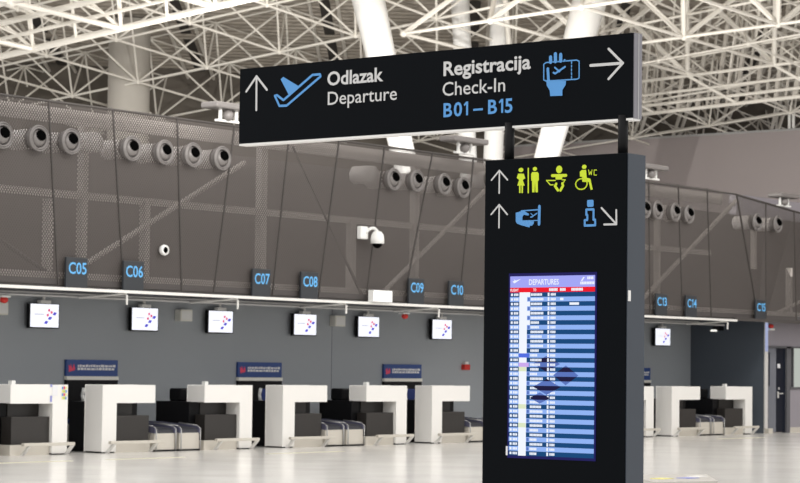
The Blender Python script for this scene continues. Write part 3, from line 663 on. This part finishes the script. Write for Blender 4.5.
def chair(x, y, label):
    t = thing('office_chair', label, 'chair', (x, y, 0), 'blue staff chairs behind the desks')
    MB().box(x - .23, x + .23, y - .22, y + .22, .46, .53).build('seat', M['chairblue'], t, bevel=.03)
    MB().prism_x([(y - .26, .80), (y - .20, .78), (y - .20, 1.06), (y - .27, 1.06)], x - .2, x + .22).build('backrest', M['chairblue'], t, bevel=.02)
    MB().path([(x - .21, y - .24, 1.07), (x - .24, y - .24, .95), (x - .22, y - .24, .85), (x - .13, y - .24, .79), (x + .2, y - .24, .78), (x, y - .2, .5)], .03).build('back_frame', M['white'], t, smooth=True)
    MB().tube((x, y, .08), (x, y, .47), .03, 10).build('column', M['lip'], t)
    mb = MB()
    for k in range(5): mb.tube((x, y, .09), (x + .22 * math.cos(k * 1.257), y + .22 * math.sin(k * 1.257), .05), .02); mb.ball((x + .22 * math.cos(k * 1.257), y + .22 * math.sin(k * 1.257), .03), .03, 8, 6)
    mb.build('base', M['blackbox'], t)
    return t
k0 = chair(.95, 1.45, 'blue chair seen in the gap left of the desk below C06')
for x, lb in ((5.56, 'blue chair seen in the gap left of the desk below C08'), (10.03, 'blue chair seen in the gap left of the desk below C10'), (19.05, 'blue chair seen in the gap right of the black pillar')):
    dup(k0, (x, 1.45, 0), lb)
# waiting lines on the floor
for x0, x1, y, lb in ((-4.6, -2.6, -1.95, 'faint yellow line on the floor in front of the leftmost desk'), (-1.8, -.1, -1.95, 'faint yellow line on the floor in front of the desk below C06'), (2.2, 4.2, -1.75, 'faint yellow line on the floor in front of the desk below C07'), (17.5, 19.5, -1.6, 'faint yellow line on the floor right of the black pillar')):
    tag(MB().box(x0, x1, y - .06, y + .06, .0, .004).build('floor_line', M['yellow']), lb, 'floor marking', 'yellow floor lines')

# low table with leaflets behind the pillar's foot, right of it
t = thing('low_table', 'low pale table partly hidden by the foot of the black pillar', 'table', (-8.2, -15.9, 0))
MB().add([(-8.95, -16.35, .44), (-8.26, -16.62, .44), (-7.0, -15.75, .44), (-7.9, -15.35, .44), (-8.95, -16.35, .40), (-8.26, -16.62, .40), (-7.0, -15.75, .40), (-7.9, -15.35, .40)],
         [(0, 1, 2, 3), (7, 6, 5, 4), (0, 4, 5, 1), (1, 5, 6, 2), (2, 6, 7, 3), (3, 7, 4, 0)]).build('table_top', M['tabletop'], t)
for (x, y) in ((-8.8, -16.3), (-8.25, -16.5), (-7.2, -15.8), (-7.95, -15.5)): MB().box(x - .03, x + .03, y - .03, y + .03, 0, .40).build('leg', M['tableleg'], t)
for (x, y, m_, lb) in ((-8.30, -16.02, 'leaf_y', 'yellow leaflet on the low table nearest the pillar'), (-7.98, -16.12, 'leaf_b', 'blue leaflet in the middle of the low table'), (-7.6, -16.0, 'leaf_w', 'white leaflet at the right end of the low table')):
    tag(MB().box(x - .10, x + .10, y - .07, y + .07, .44, .446).build('leaflet', M[m_]), lb, 'leaflet', 'leaflets on the low table')

# ------------------------------------------------------------------ the information pillar with its overhead sign
PX, PY = -14.936, -18.687
T = thing('information_pillar', 'tall black wayfinding pillar with departures screen and a wide overhead sign', 'information pillar', (PX + .11, PY - .567, 0))
body = MB().box(PX, PX + .222, PY - 1.134, PY, 0, 2.895).build('body', M['black'], T, bevel=.006)
MB().box(PX + .012, PX + .222, PY - 1.140, PY - 1.134, 0, 2.892).build('side_panel', M['side'], T)
MB().box(PX + .018, PX + .045, PY - 1.146, PY - 1.140, 1.93, 2.0).build('sensor_plate', M['lip'], T)
def pf(off, x=PX): return lambda u, z: (x - off - EPS[0], PY - u, z)
for u in (.148, 1.058): MB().tube((PX + .075, PY - u, 2.88), (PX + .075, PY - u, 3.15), .034, 16).build('pole', M['blackbox'], T, smooth=True)
SX = PX + .06
sign = MB().box(SX, SX + .09, PY - 1.142, PY + 2.305, 3.127, 3.686).build('sign_panel', M['black'], T)
MB().box(SX + .004, SX + .096, PY - 1.150, PY - 1.142, 3.125, 3.686).build('end_cap', M['alu'], sign)
MB().box(SX + .048, SX + .056, PY - 1.152, PY - 1.150, 3.125, 3.686).build('end_groove', M['pipe'], sign)
MB().box(SX + .002, SX + .09, PY - 1.142, PY + 2.305, 3.113, 3.127).build('bottom_edge', M['lip'], sign)
f = pf(.003, SX)
def words(body_, u0, u1, z0, cap, m_, bold): 
    mb = MB(); lettering(mb, body_, u0, u1, z0, cap, f, bold); return mb.build('lettering', M[m_], sign)
words('Odlazak', -1.455, -.94, 3.508, .098, 'let_white', .022)
words('Departure', -1.448, -.815, 3.366, .094, 'let_white', .004)
words('Registracija', -.406, .330, 3.507, .098, 'let_white', .022)
words('Check-In', -.412, .120, 3.366, .094, 'let_white', .004)
words('B01 \u2013 B15', -.402, .183, 3.220, .095, 'let_blue', .020)
for nm, m_ in (('up_arrow', 'let_white'), ('aircraft', 'let_blue'), ('ticket', 'let_blue'), ('right_arrow', 'let_white')):
    symbol(MB(), ICONS[nm], f).build({'up_arrow': 'arrow_symbol', 'aircraft': 'aircraft_symbol', 'ticket': 'boarding_pass_symbol', 'right_arrow': 'arrow_symbol'}[nm], M[m_], sign)
f = pf(.003)
for nm, pn, m_ in (('up_arrow_a', 'arrow_symbol', 'let_white'), ('up_arrow_b', 'arrow_symbol', 'let_white'), ('restroom', 'restroom_symbol', 'let_green'), ('boarding', 'boarding_pass_symbol', 'let_blue'), ('baby', 'baby_care_symbol', 'let_green'), ('wheelchair', 'wheelchair_symbol', 'let_green'), ('info', 'information_symbol', 'let_blue'), ('down_arrow', 'arrow_symbol', 'let_white')):
    symbol(MB(), ICONS[nm], f).build(pn, M[m_], body)
# departures screen
EPS[0] = 0.0
U0, U1, Z0, Z1 = .222, .901, .900, 2.110
EPS[0] = 0.0
scr = MB().box(PX - .004, PX + .01, PY - U1 - .012, PY - U0 + .012, Z0 - .012, Z1 + .012).build('departures_screen', M['sc_base'], T)
fa, fb, fc, fd = pf(.0045), pf(.0055), pf(.0065), pf(.0075)
SW = U1 - U0
mb = MB(); rect(mb, U0, U1, Z1 - .084, Z1 - .008, fa); mb.build('header_band', M['sc_head'], scr)
mb = MB(); rect(mb, U0, U1, Z1 - .116, Z1 - .084, fa); mb.build('column_band', M['sc_red'], scr)
N = 35; zt = Z1 - .116; rh = (zt - Z0 - .006) / N
dark, pale, cells, txt, gate = MB(), MB(), MB(), MB(), MB()
rs = random.Random(11); white_to = U0 + .167
ypick = {}
for i in range(N):
    z1 = zt - i * rh; z0 = z1 - rh
    rect(dark if i % 2 == 0 else pale, U0, U1, z0, z1, fa)
    zc = (z0 + z1) / 2; h = rh * .26
    rect(cells, U0 + .077, U0 + (.165 if i % 4 in (0, 2) and i < 8 else .140), z0, z1, fb)
    rect(txt, U0 + .008, U0 + .024, zc - h, zc + h, fb); u = U0 + .033
    for k in range(3): rect(txt, u, u + .010, zc - h, zc + h, fb); u += .0125
    L_ = rs.choice((.05, .06, .07, .085, .095, .10)); u = U0 + .17
    while u < U0 + .17 + L_: rect(txt, u, u + .0095, zc - h, zc + h, fb); u += .0115
    rect(txt, U0 + .306, U0 + .320, zc - h * 1.4, zc + h * 1.4, fb)
    for k in range(4): rect(txt, U0 + .33 + k * .0105, U0 + .3385 + k * .0105, zc - h, zc + h, fb)
    if i == 2: rect(txt, U0 + .48, U0 + .555, zc - h, zc + h, fb)
    if i == 1: rect(txt, U0 + .405, U0 + .432, zc - h, zc + h, fb)
    if i % 2 == 1: rect(gate, U0 + .145, U0 + .163, z0 + rh * .15, z1 - rh * .15, fc)
dark.build('dark_rows', M['sc_dark'], scr); pale.build('pale_rows', M['sc_light'], scr); cells.build('airline_cells', M['sc_white'], scr); txt.build('row_marks', M['sc_white'], scr); gate.build('row_icons', M['sc_mid'], scr)
def zrow(i): return zt - i * rh
mb = MB(); rect(mb, U0 + .078, U0 + .160, zrow(14.0), zrow(13.1), fd); mb.build('blue_cell', M['sc_cblue'], scr)
mb = MB(); rect(mb, U0 + .078, U0 + .160, zrow(16.0), zrow(15.1), fd); mb.build('violet_cell', M['sc_pink'], scr)
mb = MB()
for i in (16, 24, 28): rect(mb, U0 + .078, U0 + .138, zrow(i + .95), zrow(i), fd)
mb.build('yellow_cells', M['sc_yel'], scr)
# diamond emblem behind the rows: dark on the dark rows, slate blue on the pale ones
navy, mid = MB(), MB()
def diamond(cu, ci, ru, ri, skew=.25):
    a, b = int(ci - ri) - 1, int(ci + ri) + 2
    for i in range(max(0, a), min(N, b)):
        i0, i1 = max(i, ci - ri), min(i + 1, ci + ri)
        if i1 <= i0: continue
        mids = sorted({i0, i1} | ({ci} if i0 < ci < i1 else set()))
        for p, q in zip(mids, mids[1:]):
            wp, wq = ru * (1 - abs(p - ci) / ri), ru * (1 - abs(q - ci) / ri)
            poly(navy if i % 2 == 0 else mid, [(cu - wp, zrow(p)), (cu + wp, zrow(p)), (cu + wq, zrow(q)), (cu - wq, zrow(q))], pf(.005))
diamond(U0 + .30, 15.3, .11, 1.7); diamond(U0 + .455, 17.7, .10, 2.1); diamond(U0 + .305, 20.2, .11, 1.7); diamond(U0 + .25, 22.6, .08, 1.2)
navy.build('emblem_dark', M['sc_navy'], scr); mid.build('emblem_pale', M['sc_mid'], scr)
mb = MB(); lettering(mb, 'DEPARTURES', U0 + .155, U0 + .395, Z1 - .066, .036, fb, .015); mb.build('title_lettering', M['sc_white'], scr)
mb = MB(); lettering(mb, 'FLIGHT', U0 + .004, U0 + .07, Z1 - .109, .017, fb, .02); lettering(mb, 'TO', U0 + .19, U0 + .214, Z1 - .109, .017, fb, .02)
for a, b in ((.318, .385), (.405, .455), (.495, .59)):
    u = a
    while u < b - .008: rect(mb, U0 + u, U0 + u + .0095, Z1 - .109, Z1 - .091, fb); u += .0115
mb.build('column_lettering', M['sc_white'], scr)
mb = MB(); poly(mb, [(U0 + .02, Z1 - .042), (U0 + .035, Z1 - .055), (U0 + .05, Z1 - .048), (U0 + .09, Z1 - .025), (U0 + .05, Z1 - .036)], fb); poly(mb, [(U0 + .03, Z1 - .03), (U0 + .037, Z1 - .03), (U0 + .055, Z1 - .042), (U0 + .046, Z1 - .046)], fb); poly(mb, [(U0 + .57, Z1 - .045), (U0 + .582, Z1 - .045), (U0 + .60, Z1 - .02), (U0 + .588, Z1 - .02)], fb)
for u, z, n in ((.62, .035, 4), (.565, .068, 9)):
    for k in range(n): rect(mb, U0 + u + k * .0125, U0 + u + k * .0125 + .010, Z1 - z, Z1 - z + .018, fb)
mb.build('header_marks', M['sc_white'], scr)
MB().box(PX - .006, PX, PY - .214, PY - .200, .905, .965).build('sticker', M['print_white'], body)
